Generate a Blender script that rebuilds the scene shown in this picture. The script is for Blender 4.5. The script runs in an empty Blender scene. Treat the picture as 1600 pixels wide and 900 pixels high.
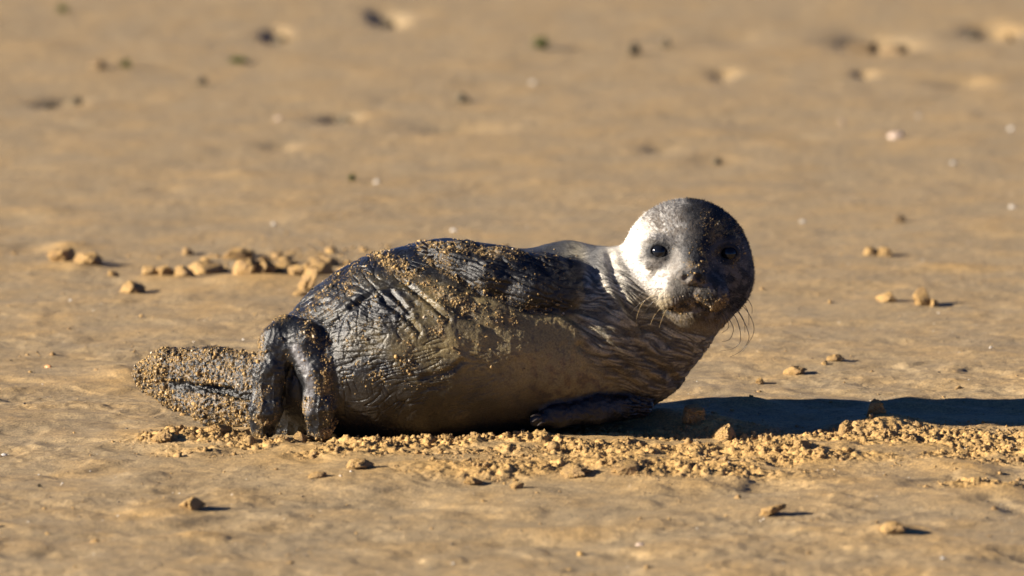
import bpy, math
import numpy as np
from mathutils import Vector
rad = math.radians
SC = bpy.context.scene
COL = SC.collection

# ---------------------------------------------------------------- camera, sky, sun, exposure
D0, A0, F = 9.0, rad(10.0), 9931.0          # distance to the pup, look-down angle, focal length in photo pixels
CY, CZ = -D0*math.cos(A0), D0*math.sin(A0)
PITCH = A0 - math.atan(200.0/F)
cam_d = bpy.data.cameras.new("camera")
cam = bpy.data.objects.new("camera", cam_d); COL.objects.link(cam)
cam.location = (0, CY, CZ)
cam.rotation_euler = (math.pi/2 - PITCH, 0, 0)
cam_d.sensor_width = 36.0
cam_d.lens = 36.0*F/1600.0
cam_d.clip_start = 0.1; cam_d.clip_end = 8000
cam_d.dof.use_dof = True
cam_d.dof.focus_distance = 8.95
cam_d.dof.aperture_fstop = 4.3
SC.camera = cam

SUN_EL, SUN_CAM = 19.0, 12.5                # elevation; degrees the sun stands on the camera's side of due left
world = bpy.data.worlds.new("World"); SC.world = world; world.use_nodes = True
nt = world.node_tree
sky = nt.nodes.new("ShaderNodeTexSky"); sky.sky_type = 'NISHITA'; sky.sun_disc = False
sky.sun_elevation = rad(SUN_EL)
to_sun = Vector((-math.cos(rad(SUN_EL))*math.cos(rad(SUN_CAM)), -math.cos(rad(SUN_EL))*math.sin(rad(SUN_CAM)), math.sin(rad(SUN_EL))))
sky.sun_rotation = math.atan2(to_sun.x, to_sun.y)
sky.air_density = 0.35; sky.dust_density = 0.0; sky.ozone_density = 8.0
bg = nt.nodes["Background"]; bg.inputs["Strength"].default_value = 0.05
nt.links.new(sky.outputs["Color"], bg.inputs["Color"])
sun_d = bpy.data.lights.new("sun", 'SUN'); sun_d.energy = 5.0; sun_d.angle = rad(0.5); sun_d.color = (1.0, 0.89, 0.74)
sun = bpy.data.objects.new("sun", sun_d); COL.objects.link(sun)
sun.rotation_euler = to_sun.to_track_quat('Z', 'Y').to_euler()
SC.view_settings.view_transform = 'Standard'; SC.view_settings.look = 'None'
SC.view_settings.gamma = 1.0; SC.view_settings.use_curve_mapping = False
SC.view_settings.exposure = 1.43

# ---------------------------------------------------------------- coordinates
cp, sp_ = math.cos(PITCH), math.sin(PITCH)
def ray(u, v):
    a = 450.0 - v
    return np.array([u-800.0, F*cp + a*sp_, -F*sp_ + a*cp])
def W(u, v, y):                             # the point at depth y seen at photo pixel u,v
    d = ray(u, v); t = (y-CY)/d[1]
    return np.array([d[0]*t, y, CZ + d[2]*t])
def G(u, v, z=0.0):                         # the ground point seen at u,v
    d = ray(u, v); t = (z-CZ)/d[2]
    return np.array([d[0]*t, CY + d[1]*t, z])
def PX(P):                                  # world -> photo pixels
    x = P[:, 0]; y = P[:, 1]-CY; z = P[:, 2]-CZ
    f = y*cp - z*sp_; w = y*sp_ + z*cp
    return 800 + F*x/f, 450 - F*w/f
K = D0/F                                    # metres per photo pixel at the pup

# ---------------------------------------------------------------- noise
def _h(i, j, k, s):
    n = (i.astype(np.int64)*73856093) ^ (j.astype(np.int64)*19349663) ^ (k.astype(np.int64)*83492791) ^ (s*2654435761)
    n = (n ^ (n >> 13))*1274126177 & 0x7fffffff
    n = (n ^ (n >> 11))*668265263 & 0x7fffffff
    return ((n >> 4) & 0xffff).astype(np.float32)/65535.0
def fade(t): return t*t*t*(t*(t*6-15)+10)
_GR = np.array([[1,1,0],[-1,1,0],[1,-1,0],[-1,-1,0],[1,0,1],[-1,0,1],[1,0,-1],[-1,0,-1],[0,1,1],[0,-1,1],[0,1,-1],[0,-1,-1],[1,1,0],[-1,1,0],[0,-1,1],[0,-1,-1]], np.float32)
def perlin(x, y, z, seed=0):                # about -0.7..0.7
    x = np.asarray(x, np.float32); y = np.broadcast_to(np.asarray(y, np.float32), x.shape); z = np.broadcast_to(np.asarray(z, np.float32), x.shape)
    i, j, k = np.floor(x), np.floor(y), np.floor(z)
    fx, fy, fz = x-i, y-j, z-k
    u, v, w = fade(fx), fade(fy), fade(fz)
    out = 0
    for a in (0, 1):
        for b in (0, 1):
            for c in (0, 1):
                g = _GR[(_h(i+a, j+b, k+c, seed)*15.99).astype(np.int32)]
                d = g[..., 0]*(fx-a) + g[..., 1]*(fy-b) + g[..., 2]*(fz-c)
                out = out + d*(u if a else 1-u)*(v if b else 1-v)*(w if c else 1-w)
    return out
def fbm(x, y, z, o=4, seed=0):
    s = 0; a = 1.0
    for q in range(o):
        s = s + a*perlin(x*2**q, y*2**q, z*2**q, seed+q*17); a *= 0.5
    return s
def ss(a, b, x):
    t = np.clip((x-a)/(b-a), 0, 1); return t*t*(3-2*t)

# ---------------------------------------------------------------- helpers for objects
def mesh_obj(name, V, Fc, mat, parent=None, smooth=True, vcol=None, fattr=None):
    me = bpy.data.meshes.new(name)
    V = np.asarray(V, np.float32)
    if isinstance(Fc, np.ndarray):
        n, k = Fc.shape
        me.vertices.add(len(V)); me.vertices.foreach_set("co", V.ravel())
        me.loops.add(n*k); me.loops.foreach_set("vertex_index", Fc.ravel().astype(np.int32))
        me.polygons.add(n); me.polygons.foreach_set("loop_start", np.arange(0, n*k, k, dtype=np.int32))
        me.polygons.foreach_set("loop_total", np.full(n, k, np.int32))
        me.update(calc_edges=True)
    else:
        me.from_pydata(V.tolist(), [], Fc)
    if smooth: me.polygons.foreach_set("use_smooth", np.ones(len(me.polygons), bool))
    if vcol is not None:
        c = me.color_attributes.new("Col", 'FLOAT_COLOR', 'POINT')
        c.data.foreach_set("color", np.concatenate([vcol, np.ones((len(V), 1))], 1).astype(np.float32).ravel())
    for nm, arr in (fattr or {}).items():
        at = me.attributes.new(nm, 'FLOAT', 'POINT'); at.data.foreach_set("value", np.asarray(arr, np.float32))
    me.materials.append(mat)
    o = bpy.data.objects.new(name, me); COL.objects.link(o)
    if parent: o.parent = parent
    return o
def tag(o, label=None, cat=None, group=None, kind=None):
    for k_, v_ in (("label", label), ("category", cat), ("group", group), ("kind", kind)):
        if v_: o[k_] = v_
    return o

class Mat:
    def __init__(s, name):
        s.m = bpy.data.materials.new(name); s.m.use_nodes = True; s.t = s.m.node_tree
        s.b = s.t.nodes["Principled BSDF"]
    def n(s, ty, **kw):
        nd = s.t.nodes.new(ty)
        for k_, v_ in kw.items():
            if k_ in nd.inputs: nd.inputs[k_].default_value = v_
            else: setattr(nd, k_, v_)
        return nd
    def l(s, a, b): s.t.links.new(a, b)
    def noise(s, vec, scale, detail=4, rough=0.55):
        nd = s.n("ShaderNodeTexNoise", Scale=scale, Detail=detail, Roughness=rough); s.l(vec, nd.inputs["Vector"]); return nd.outputs[0]
    def ramp(s, fac, stops):
        nd = s.n("ShaderNodeValToRGB"); e = nd.color_ramp.elements
        while len(e) < len(stops): e.new(0.5)
        for q, (p, c) in enumerate(stops):
            e[q].position = p; e[q].color = (*c, 1) if len(c) == 3 else c
        s.l(fac, nd.inputs[0]); return nd.outputs[0]
    def mix(s, fac, a, b, mode='MIX'):
        nd = s.n("ShaderNodeMix", data_type='RGBA', blend_type=mode)
        for sock, val in ((nd.inputs[0], fac), (nd.inputs[6], a), (nd.inputs[7], b)):
            if hasattr(val, "is_linked"): s.l(val, sock)
            else: sock.default_value = (*val, 1) if isinstance(val, tuple) else val
        return nd.outputs[2]
    def bump(s, h, strength, dist, prev=None):
        nd = s.n("ShaderNodeBump"); nd.inputs["Strength"].default_value = strength; nd.inputs["Distance"].default_value = dist
        s.l(h, nd.inputs["Height"])
        if prev: s.l(prev, nd.inputs["Normal"])
        return nd.outputs[0]

DRY = (0.47, 0.30, 0.115); WET = (0.33, 0.25, 0.145)
def sand_mat():
    m = Mat("sand")
    tc = m.n("ShaderNodeTexCoord").outputs["Object"]
    at = m.n("ShaderNodeAttribute", attribute_name="dry").outputs["Fac"]
    n1 = m.noise(tc, 340, 5, 0.8); n2 = m.noise(tc, 60, 5); n3 = m.noise(tc, 9, 4)
    f = m.n("ShaderNodeMath", operation='ADD'); m.l(at, f.inputs[0])
    r3 = m.ramp(n3, [(0.42, (0, 0, 0)), (0.66, (0.34,)*3)]); m.l(r3, f.inputs[1])
    f.use_clamp = True
    base = m.mix(f.outputs[0], WET, DRY)
    g = m.ramp(n1, [(0.34, (0.42, 0.40, 0.38)), (0.5, (0.97, 0.97, 0.97)), (0.66, (1.6, 1.56, 1.5))])
    c = m.mix(1.0, base, g, 'MULTIPLY')
    g2 = m.ramp(n2, [(0.3, (0.76, 0.77, 0.80)), (0.7, (1.24, 1.20, 1.12))])
    c = m.mix(1.0, c, g2, 'MULTIPLY')
    m.l(c, m.b.inputs["Base Color"])
    m.b.inputs["Roughness"].default_value = 0.75
    m.b.inputs["Specular IOR Level"].default_value = 0.3
    nm = m.bump(n2, 0.35, 0.004); nm = m.bump(n1, 0.7, 0.0022, nm)
    m.l(nm, m.b.inputs["Normal"])
    return m.m
def clod_mat(name, c1, c2, fine=700):
    m = Mat(name)
    tc = m.n("ShaderNodeTexCoord").outputs["Object"]
    n1 = m.noise(tc, fine, 3, 0.7); n2 = m.noise(tc, 90, 4)
    b = m.mix(m.ramp(n2, [(0.35, (0, 0, 0)), (0.65, (1, 1, 1))]), c1, c2)
    g = m.ramp(n1, [(0.33, (0.5, 0.48, 0.45)), (0.5, (0.95,)*3), (0.68, (1.5, 1.45, 1.3))])
    m.l(m.mix(1.0, b, g, 'MULTIPLY'), m.b.inputs["Base Color"])
    m.b.inputs["Roughness"].default_value = 0.8
    m.b.inputs["Specular IOR Level"].default_value = 0.25
    nm = m.bump(n2, 0.6, 0.005); nm = m.bump(n1, 0.9, 0.003, nm); m.l(nm, m.b.inputs["Normal"])
    return m.m
M_SAND = sand_mat()
M_CLOD = clod_mat("clod_sand", DRY, (0.36, 0.235, 0.115))
M_WETCLOD = clod_mat("damp_sand", (0.20, 0.14, 0.075), (0.30, 0.205, 0.11))
M_WEED = clod_mat("seaweed", (0.035, 0.06, 0.008), (0.10, 0.13, 0.02))
M_GREY = clod_mat("dark_grit", (0.10, 0.085, 0.06), (0.16, 0.13, 0.085))

# ---------------------------------------------------------------- the beach
rng = np.random.default_rng(5)
# (u, v, half-width px, half-depth m, height m, dryness)
BUMPS = [
 (425, 445, 105, .08, .012, .45), (262, 438, 60, .06, .006, .4), (120, 416, 50, .05, .007, .4), (1160, 628, 55, .022, .012, .4), (1060, 624, 60, .03, .007, .3), (1290, 634, 60, .02, -.008, .0), (1440, 636, 70, .02, .007, .2), (1540, 628, 60, .02, -.006, .0),
 (880, 735, 340, .085, .012, .55), (1250, 708, 330, .10, .013, .65), (820, 690, 170, .05, .012, .5), (1090, 668, 80, .05, .018, .6),
 (1360, 668, 70, .05, .018, .6), (560, 705, 170, .04, .007, .45), (300, 684, 100, .05, .008, .4), (195, 585, 60, .07, .014, .55),
 (130, 600, 90, .05, .007, .5), (40, 388, 42, .06, -.012, .0), (100, 388, 36, .05, .007, .5), (420, 720, 120, .05, .006, .4),
 (700, 738, 90, .04, .006, .5), (1080, 758, 80, .03, .006, .5), (250, 800, 70, .07, .007, .2), (330, 812, 45, .05, -.010, .0),
 (300, 838, 60, .04, .006, .5), (420, 832, 50, .04, -.007, .0), (1200, 760, 60, .03, -.008, .0), (1290, 752, 70, .03, .008, .6),
 (1480, 735, 60, .04, .009, .3), (1560, 770, 60, .03, .010, .6), (1200, 830, 80, .03, -.007, .0), (1390, 835, 45, .03, .007, .4),
 (780, 838, 130, .05, -.007, .0), (860, 825, 120, .03, .007, .4), (1000, 878, 80, .04, -.006, .0), (1290, 830, 120, .04, .005, .2),
 (110, 490, 50, .03, -.005, .0), (330, 345, 90, .05, -.006, .0), (20, 340, 90, .06, -.008, .0), (60, 328, 70, .04, .006, .4),
 (480, 342, 50, .05, .005, .2), (300, 455, 60, .05, .005, .5), (1380, 578, 60, .012, -.004, .0), (1500, 420, 120, .04, .005, .4),
 (1560, 375, 80, .05, -.006, .0), (1280, 285, 60, .05, -.007, .0), (1120, 250, 60, .08, -.004, .0), (800, 262, 90, .08, -.006, .0),
 (1370, 66, 75, .16, -.022, .0), (1400, 84, 60, .08, .012, .5), (1550, 46, 60, .12, -.016, .0), (1570, 38, 70, .10, .012, .5),
 (605, 27, 40, .14, -.020, .0), (690, 18, 40, .10, .006, .3), (980, 658, 120, .05, .021, .3), (1500, 130, 70, .08, -.008, .0), (1550, 125, 60, .07, .008, .5),
 (530, 182, 40, .06, -.012, .0), (580, 180, 30, .05, .008, .5), (720, 200, 90, .07, -.009, .0), (95, 157, 45, .07, -.012, .0),
 (150, 165, 60, .07, .008, .5), (60, 75, 70, .1, .008, .5), (770, 105, 60, .09, .008, .5), (430, 52, 30, .12, -.012, .0),
 (265, 295, 40, .05, -.006, .0), (390, 272, 40, .05, .006, .1), (270, 150, 30, .06, .006, .4), (1040, 232, 40, .06, -.007, .0), (1260, 215, 90, .05, -.005, .0),
 (440, 228, 40, .06, -.006, .0), (1120, 115, 30, .1, -.007, .0), (1350, 115, 30, .06, -.008, .0), (1150, 60, 60, .1, -.004, .0),
]
SEAL_BASE = [(455, -.15, .06), (540, -.12, .09), (620, -.12, .10), (700, -.11, .10), (780, -.105, .09)]
CHURN = [(700, 700, 330, .075), (1130, 700, 330, .14), (1480, 700, 220, .14), (300, 688, 90, .04), (420, 700, 150, .045), (960, 740, 260, .05), (1560, 760, 90, .04)]
def churn_mask(x, y):
    m = np.zeros_like(x)
    for (u, v, hw, hd) in CHURN:
        g = G(u, v)
        m = np.maximum(m, np.exp(-(((x-g[0])/(hw*K))**4 + ((y-g[1])/hd)**4)))
    return m
def ground(x, y, full=False):
    x = np.asarray(x, np.float32); y = np.asarray(y, np.float32)
    far = ss(40, 8, np.hypot(x, y))
    wx = x + .03*perlin(x*6, y*6, 3.3, 5); wy = y + .03*perlin(x*6, y*6, 7.7, 6)
    h = .006*perlin(wx*2.2, wy*3.0, .5, 1) + .0048*perlin(wx*5.5, wy*7, 1.5, 2)
    h = h + .0024*perlin(wx*4.5, wy*15, 8.1, 12)
    rough = .35 + ss(-.15, .45, perlin(wx*3.1, wy*6, 6.5, 8))
    h = h + .0025*perlin(wx*16, wy*22, 2.5, 3) + rough*(.0013*perlin(x*40, y*48, 2.5, 4) + .0008*perlin(x*110, y*110, 3.5, 9))
    # dents and low ridges left by feet and tide; flatter farther up the beach
    rel = 1 - .75*ss(.15, 1.5, y); h = h*(.45 + .55*rel)
    r = perlin(wx*4.2, wy*6.5, 9.5, 21)
    h = h + rel*(-.0042*ss(.12, .55, r) - .0038*ss(.14, .5, perlin(wx*10, wy*13, 2.2, 23)) + .0026*ss(.2, .5, perlin(wx*13, wy*16, 5.2, 24)))
    dry = .15*ss(.1, .55, perlin(x*5, y*9, 4.5, 31) + .5*perlin(x*22, y*30, 4.5, 32)) + .2*ss(-.002, .006, h)
    for (u, v, hw, hd, am, dr) in BUMPS:
        g = G(u, v); q = np.exp(-(((wx-g[0])/(hw*K))**2 + ((wy-g[1])/hd)**2))
        h = h + am*q*((1.45 if am < 0 else .45) if v < 260 else (.9 if am > 0 else .6)); dry = dry + dr*q*(.6 if v < 260 else 1)
    # churned, crusty sand in front of the pup
    c = churn_mask(wx, wy)*ss(-.6, -.1, fbm(x*9, y*12, .3, 3, 41))
    lump = np.abs(perlin(x*55, y*55, .3, 51))*.8 + np.abs(perlin(x*115, y*115, .9, 52))*.6 + np.abs(perlin(x*230, y*230, .9, 53))*.42
    h = h + c*(.0150*lump + .005*perlin(x*25, y*25, .1, 54) - .003)
    dry = dry + .75*c
    # the pup's weight
    for (u, y0, r0) in SEAL_BASE:
        x0 = (u-800)*K; d = np.hypot(x-x0, (y-y0))
        h = np.where(d < r0, np.minimum(h, .001), h)
    if full: return h*far, np.clip(dry, 0, 1)
    return h*far
def gh(x, y): return float(ground(np.array([x]), np.array([y]))[0])

def axis(lo, hi, step, grow, far, g2=1.35):
    mid = list(np.arange(lo, hi, step)); a = []; s = step; p = mid[-1]
    for (lim, g) in grow:
        while p < lim: s = min(s*g, .016) if g < 1.1 else s*g; p += s; a.append(p)
    while p < far: s *= g2; p += s; a.append(p)
    b = []; s = step; p = mid[0]
    while p > -far: s *= g2; p -= s; b.append(p)
    return np.array(b[::-1] + mid + a)
gx = axis(-1.0, 1.0, .0025, [(1.3, 1.02)], 3000)
gx = np.concatenate([-gx[gx > 1.0][::-1], gx[(gx >= -1.0) & (gx <= 1.0)], gx[gx > 1.0]])
gy = axis(-.56, .12, .0022, [(6.0, 1.004)], 3000)
gy = np.concatenate([gy[gy < -1.36], np.arange(-1.35, -.5605, .0045), gy[gy >= -.5605]])
X, Y = np.meshgrid(gx, gy)
hz, dry = ground(X.ravel(), Y.ravel(), True)
nx, ny = len(gx), len(gy)
idx = np.arange(nx*ny).reshape(ny, nx)
FQ = np.stack([idx[:-1, :-1], idx[:-1, 1:], idx[1:, 1:], idx[1:, :-1]], -1).reshape(-1, 4)
beach = mesh_obj("beach", np.stack([X.ravel(), Y.ravel(), hz], 1), FQ, M_SAND, fattr={"dry": dry})
tag(beach, kind="structure")
print("beach verts", nx*ny)

# ---------------------------------------------------------------- small lumps
def ico(sub):
    import bmesh
    bm = bmesh.new(); bmesh.ops.create_icosphere(bm, subdivisions=sub, radius=1.0)
    V = np.array([v.co[:] for v in bm.verts], np.float32); Fc = np.array([[v.index for v in f.verts] for f in bm.faces]); bm.free()
    return V, Fc
ICO1, ICO2, ICO4 = ico(1), ico(2), ico(5)
def lump_cloud(name, P, R, mat, seed, base=ICO1, parent=None, flat=.8, jitter=.3, vcol=None):
    r = np.random.default_rng(seed); V0, F0 = base; n = len(P)
    q = r.normal(size=(n, 4)); q /= np.linalg.norm(q, axis=1)[:, None]
    w, x, y, z = q.T
    Rm = np.stack([1-2*(y*y+z*z), 2*(x*y-z*w), 2*(x*z+y*w), 2*(x*y+z*w), 1-2*(x*x+z*z), 2*(y*z-x*w), 2*(x*z-y*w), 2*(y*z+x*w), 1-2*(x*x+y*y)], -1).reshape(n, 3, 3)
    sc = 1 + r.uniform(-jitter, jitter, (n, 1, 3))
    V = V0[None]*(1 + r.uniform(-jitter, jitter, (n, len(V0), 1)))*sc
    V = np.einsum('nij,nkj->nki', Rm, V)
    V[:, :, 2] *= flat
    V = V*R[:, None, None] + P[:, None, :]
    Fc = (F0[None] + (np.arange(n)*len(V0))[:, None, None]).reshape(-1, 3)
    vc = np.repeat(vcol, len(V0), axis=0) if vcol is not None else None
    return mesh_obj(name, V.reshape(-1, 3), Fc, mat, parent, smooth=False, vcol=vc)

# clods: (u, v of base, width px, height px, kind, label)
CLODS = [
 (100, 412, 44, 20, 'c', "yellow sand clod left of its twin, far left behind the tail"),
 (140, 416, 42, 17, 'c', "lower lumpy sand clod touching the far left one, behind the tail"),
 (205, 459, 36, 17, 'c', "lone wedge shaped sand clod above the sandy hind flipper"),
 (178, 432, 16, 9, 'c', "small round sand lump between the lone wedge clod and the far left pair"),
 (234, 433, 24, 13, 'c', "leftmost clod of the low row left of the pup's back"),
 (259, 434, 24, 14, 'c', "second clod from the left in the low row behind the tail"),
 (286, 435, 30, 16, 'c', "third clod from the left in the low row behind the tail"),
 (320, 427, 48, 18, 'c', "wide flat clod, fourth in the low row behind the tail"),
 (322, 409, 14, 8, 'c', "tiny sand lump just behind the wide flat clod"),
 (370, 404, 40, 15, 'c', "hindmost smooth clod of the heap left of the pup's back"),
 (412, 408, 16, 7, 'c', "thin crumb beside the hindmost clod of the heap"),
 (383, 437, 40, 27, 'c', "round dark sided clod at the left end of the heap by the pup's back"),
 (412, 437, 32, 22, 'c', "clod in the heap, right of the round dark sided one"),
 (444, 433, 36, 21, 'c', "clod in the middle of the heap by the pup's back"),
 (466, 441, 26, 15, 'c', "low clod between the middle of the heap and the upright slab"),
 (484, 458, 30, 38, 's', "upright slab of broken sand leaning by the pup's back"),
 (504, 430, 34, 24, 'c', "blocky clod behind the leaning slab, nearest the pup's back"),
 (470, 463, 22, 10, 'c', "low crumb at the foot of the leaning slab"),
 (1386, 473, 38, 15, 'c', "flat sand clod, left one of the pair right of the whiskers"),
 (1441, 477, 32, 26, 'c', "tall pointed sand clod, right one of the pair right of the whiskers"),
 (1459, 478, 18, 11, 'c', "small lump leaning on the tall pointed clod"),
 (1240, 582, 44, 12, 'c', "low sand clod just behind the head's shadow"),
 (1302, 566, 38, 9, 'c', "thin flat clod farther back than the one behind the shadow"),
 (1187, 595, 13, 9, 'c', "single rounded crumb between the pup's neck and the low clod"),
 (1380, 400, 32, 13, 'c', "right clod of a blurred pair on the beach right of the head"),
 (1358, 400, 26, 12, 'c', "left clod of a blurred pair on the beach right of the head"),
 (302, 798, 46, 17, 'c', "dark shaded clod standing alone on the near sand at left"),
 (495, 750, 34, 9, 'c', "flat clod on the near sand below the folded flipper"),
 (738, 754, 36, 11, 'c', "damp clod at the near edge of the churned sand, under the belly"),
 (808, 764, 26, 10, 'c', "clod right of the damp one at the near edge of the churned sand"),
 (1208, 806, 46, 16, 's', "slanting ridge shaped clod on the near sand at right"),
 (1394, 840, 46, 15, 'c', "rounded clod right of the slanting ridge, nearest the camera at right"),
 (1078, 676, 50, 26, 'c', "large crumbly lump in the churned sand below the pup's chin"),
 (1134, 686, 52, 24, 'c', "crumbly lump with a dark hollow right of the one below the chin"),
 (1366, 668, 38, 28, 'c', "steep crumbly lump on the near edge of the head's shadow"),
 (1318, 690, 34, 20, 'c', "low crumbly lump left of the steep one on the shadow's edge"),
 (1250, 715, 34, 16, 'c', "crumbly clod in the middle of the churned sand at right"),
 (895, 748, 60, 18, 'c', "long clod on the near rim of the churned sand under the chest"),
 (980, 748, 54, 20, 'c', "lumpy rim clod right of the long one under the chest"),
 (470, 694, 26, 15, 'c', "sand lump between the two lobes of the folded flipper"),
 (560, 740, 52, 15, 'c', "lumpy clod below the gap right of the folded flipper"),
 (255, 694, 40, 16, 'c', "crumbly clod under the outstretched sandy flipper"),
 (345, 686, 44, 15, 'c', "crumbly clod tucked between the outstretched flipper and the near sand"),
 (990, 86, 24, 18, 'g', "dark grey lump far off, above the pup's head"),
 (1041, 76, 18, 14, 'g', "small dark lump right of the dark grey one far off"),
 (605, 34, 34, 16, 'g', "dark elongated lump far off near the top edge"),
 (722, 158, 28, 14, 'g', "dark oval lump far off above the pup's shoulder"),
 (437, 60, 22, 13, 'g', "small dark lump far off at upper left"),
 (1120, 253, 18, 10, 'g', "dark pebble like lump just above and right of the head"),
 (150, 108, 26, 13, 'w', "brown damp lump far off beside the green weed tuft"),
 (1345, 76, 62, 16, 'w', "long damp dark clod far off at upper right"),
 (1396, 78, 50, 17, 'w', "damp clod joined to the right of the long dark one"),
 (120, 161, 16, 13, 'g', "right one of two dark lumps far off at left"),
 (75, 160, 22, 10, 'g', "left one of two dark lumps far off at left"),
 (540, 187, 34, 9, 'g', "flat dark lump far off above the pup's hip"),
 (1520, 53, 26, 12, 'g', "dark lump far off near the upper right corner"),
 (1575, 64, 20, 12, 'w', "damp brown lump beside the dark one in the upper right corner"),
 (1404, 348, 22, 10, 'w', "damp flat lump behind the blurred pair right of the head"),
 (315, 133, 14, 12, 'g', "tiny grey lump far off left of centre"),
]
def scale_at(x, y):
    f = (y-CY)*cp + CZ*sp_; return f/F
def make_clod(k, u, v, w, h, kind, label):
    if v < 470 and u < 530: w *= 1.3
    g = G(u, v); s = scale_at(g[0], g[1]); a = w*s/2; b = h*s
    V0, F0 = ICO4; V = V0.copy().astype(np.float64); sd = k*7.31
    sharp = .55 if kind in 'cs' else .35
    q = V*1.3 + sd
    r = 1 + sharp*perlin(q[:, 0]*1.1, q[:, 1]*1.1, q[:, 2]*1.1, 61) + (.5*np.abs(perlin(q[:, 0]*3, q[:, 1]*3, q[:, 2]*3, 62)) \
        + .34*np.abs(perlin(q[:, 0]*6.5, q[:, 1]*6.5, q[:, 2]*6.5, 63)) + .22*np.abs(perlin(q[:, 0]*14, q[:, 1]*14, q[:, 2]*14, 64)))*(1.25 if 640 < v < 760 else .8)
    # chop by a few planes: broken faces
    V = V*r[:, None]
    rr = np.random.default_rng(k+90)
    for _ in range(5):
        nrm = rr.normal(size=3); nrm[2] = abs(nrm[2])*.6; nrm /= np.linalg.norm(nrm); d = V@nrm; lim = rr.uniform(.6, .9)
        V = V - np.maximum(d-lim, 0)[:, None]*nrm*.85
    if kind == 's':                         # slab, leaning
        V = V*np.array([.5, .8, 1.0]); th = rad(-32 if u < 800 else -60)
        c, s_ = math.cos(th), math.sin(th); V = np.stack([V[:, 0]*c - V[:, 2]*s_, V[:, 1], V[:, 0]*s_ + V[:, 2]*c], 1)
    lo, hi = V[:, 2].min(), V[:, 2].max()
    V[:, 2] = (V[:, 2]-lo)/(hi-lo)
    V[:, 2] = V[:, 2]*1.45 - .38            # sunk a little into the sand
    V[:, 0] *= a/np.abs(V[:, 0]).max(); V[:, 1] *= min(a*.9, b*1.3)/np.abs(V[:, 1]).max(); V[:, 2] *= b
    mat = {'c': M_CLOD, 's': M_CLOD, 'w': M_WETCLOD, 'g': M_GREY}[kind]
    yo = g[1] + min(a*.9, b*1.3)*.5
    o = mesh_obj("sand_clod", V, F0, mat)
    o.location = (g[0]*(yo-CY)/(g[1]-CY), yo, gh(g[0], yo))
    tag(o, label, "sand clod", "clods of sand lying on the beach")
for k, c in enumerate(CLODS): make_clod(k, *c)

# crumbs of sand: nobody could count them
def scatter_crumbs():
    P = []; R = []
    n = 300000
    x = rng.uniform(-.62, .86, n); y = rng.uniform(-.75, .15, n)
    c = churn_mask(x, y)*ss(-.5, 0, fbm(x*9, y*12, .3, 3, 41)); cl = ss(-.05, .45, perlin(x*30, y*30, .5, 77))
    k = rng.random(n) < c*(.05 + .5*cl)
    r = .00075*(1/np.maximum(rng.random(n), .0015))**.36; r = np.minimum(r, .006)
    P.append(np.stack([x[k], y[k]], 1)); R.append(r[k])
    n = 5200; x = rng.uniform(-.95, .95, n); y = -1.2 + 2.9*rng.random(n)
    k = rng.random(n) < (.15 + .8*ss(.1, .5, perlin(x*8, y*8, .5, 78)))
    r = .0008*(1/np.maximum(rng.random(n), .01))**.4
    P.append(np.stack([x[k], y[k]], 1)); R.append(r[k])
    n = 260; x = rng.normal((440-800)*K, .10, n); y = rng.normal(1.5, .09, n)
    P.append(np.stack([x, y], 1)); R.append(.0012*(1/np.maximum(rng.random(n), .01))**.5)
    P = np.concatenate(P); R = np.concatenate(R)
    z = ground(P[:, 0], P[:, 1]) + R*.15
    return np.concatenate([P, z[:, None]], 1), R
P, R = scatter_crumbs()
print("crumbs", len(P))
tag(lump_cloud("sand_crumbs", P, R, M_CLOD, 3, base=ICO2, flat=.8, jitter=.38), kind="stuff")

# pale and dark specks of grit strewn over the damp sand
def grit(name, n, r0, col, seed):
    r = np.random.default_rng(seed); x = r.uniform(-1.0, 1.0, n); y = -1.25 + 3.6*r.random(n)**1.3
    k = r.random(n) < .25 + .75*ss(-.1, .4, perlin(x*5, y*8, .5, seed)); x, y = x[k], y[k]
    R = r0*(1/np.maximum(r.random(len(x)), .02))**.33
    m = Mat(name); m.b.inputs["Base Color"].default_value = (*col, 1); m.b.inputs["Roughness"].default_value = .4
    tag(lump_cloud(name, np.stack([x, y, ground(x, y) + R*.25], 1), R, m.m, seed, base=ICO1, flat=.6, jitter=.35), kind="stuff")
grit("shell_grit", 2600, .00042, (.70, .64, .54), 301)
grit("dark_grit", 5200, .00058, (.06, .045, .03), 302)

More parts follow.
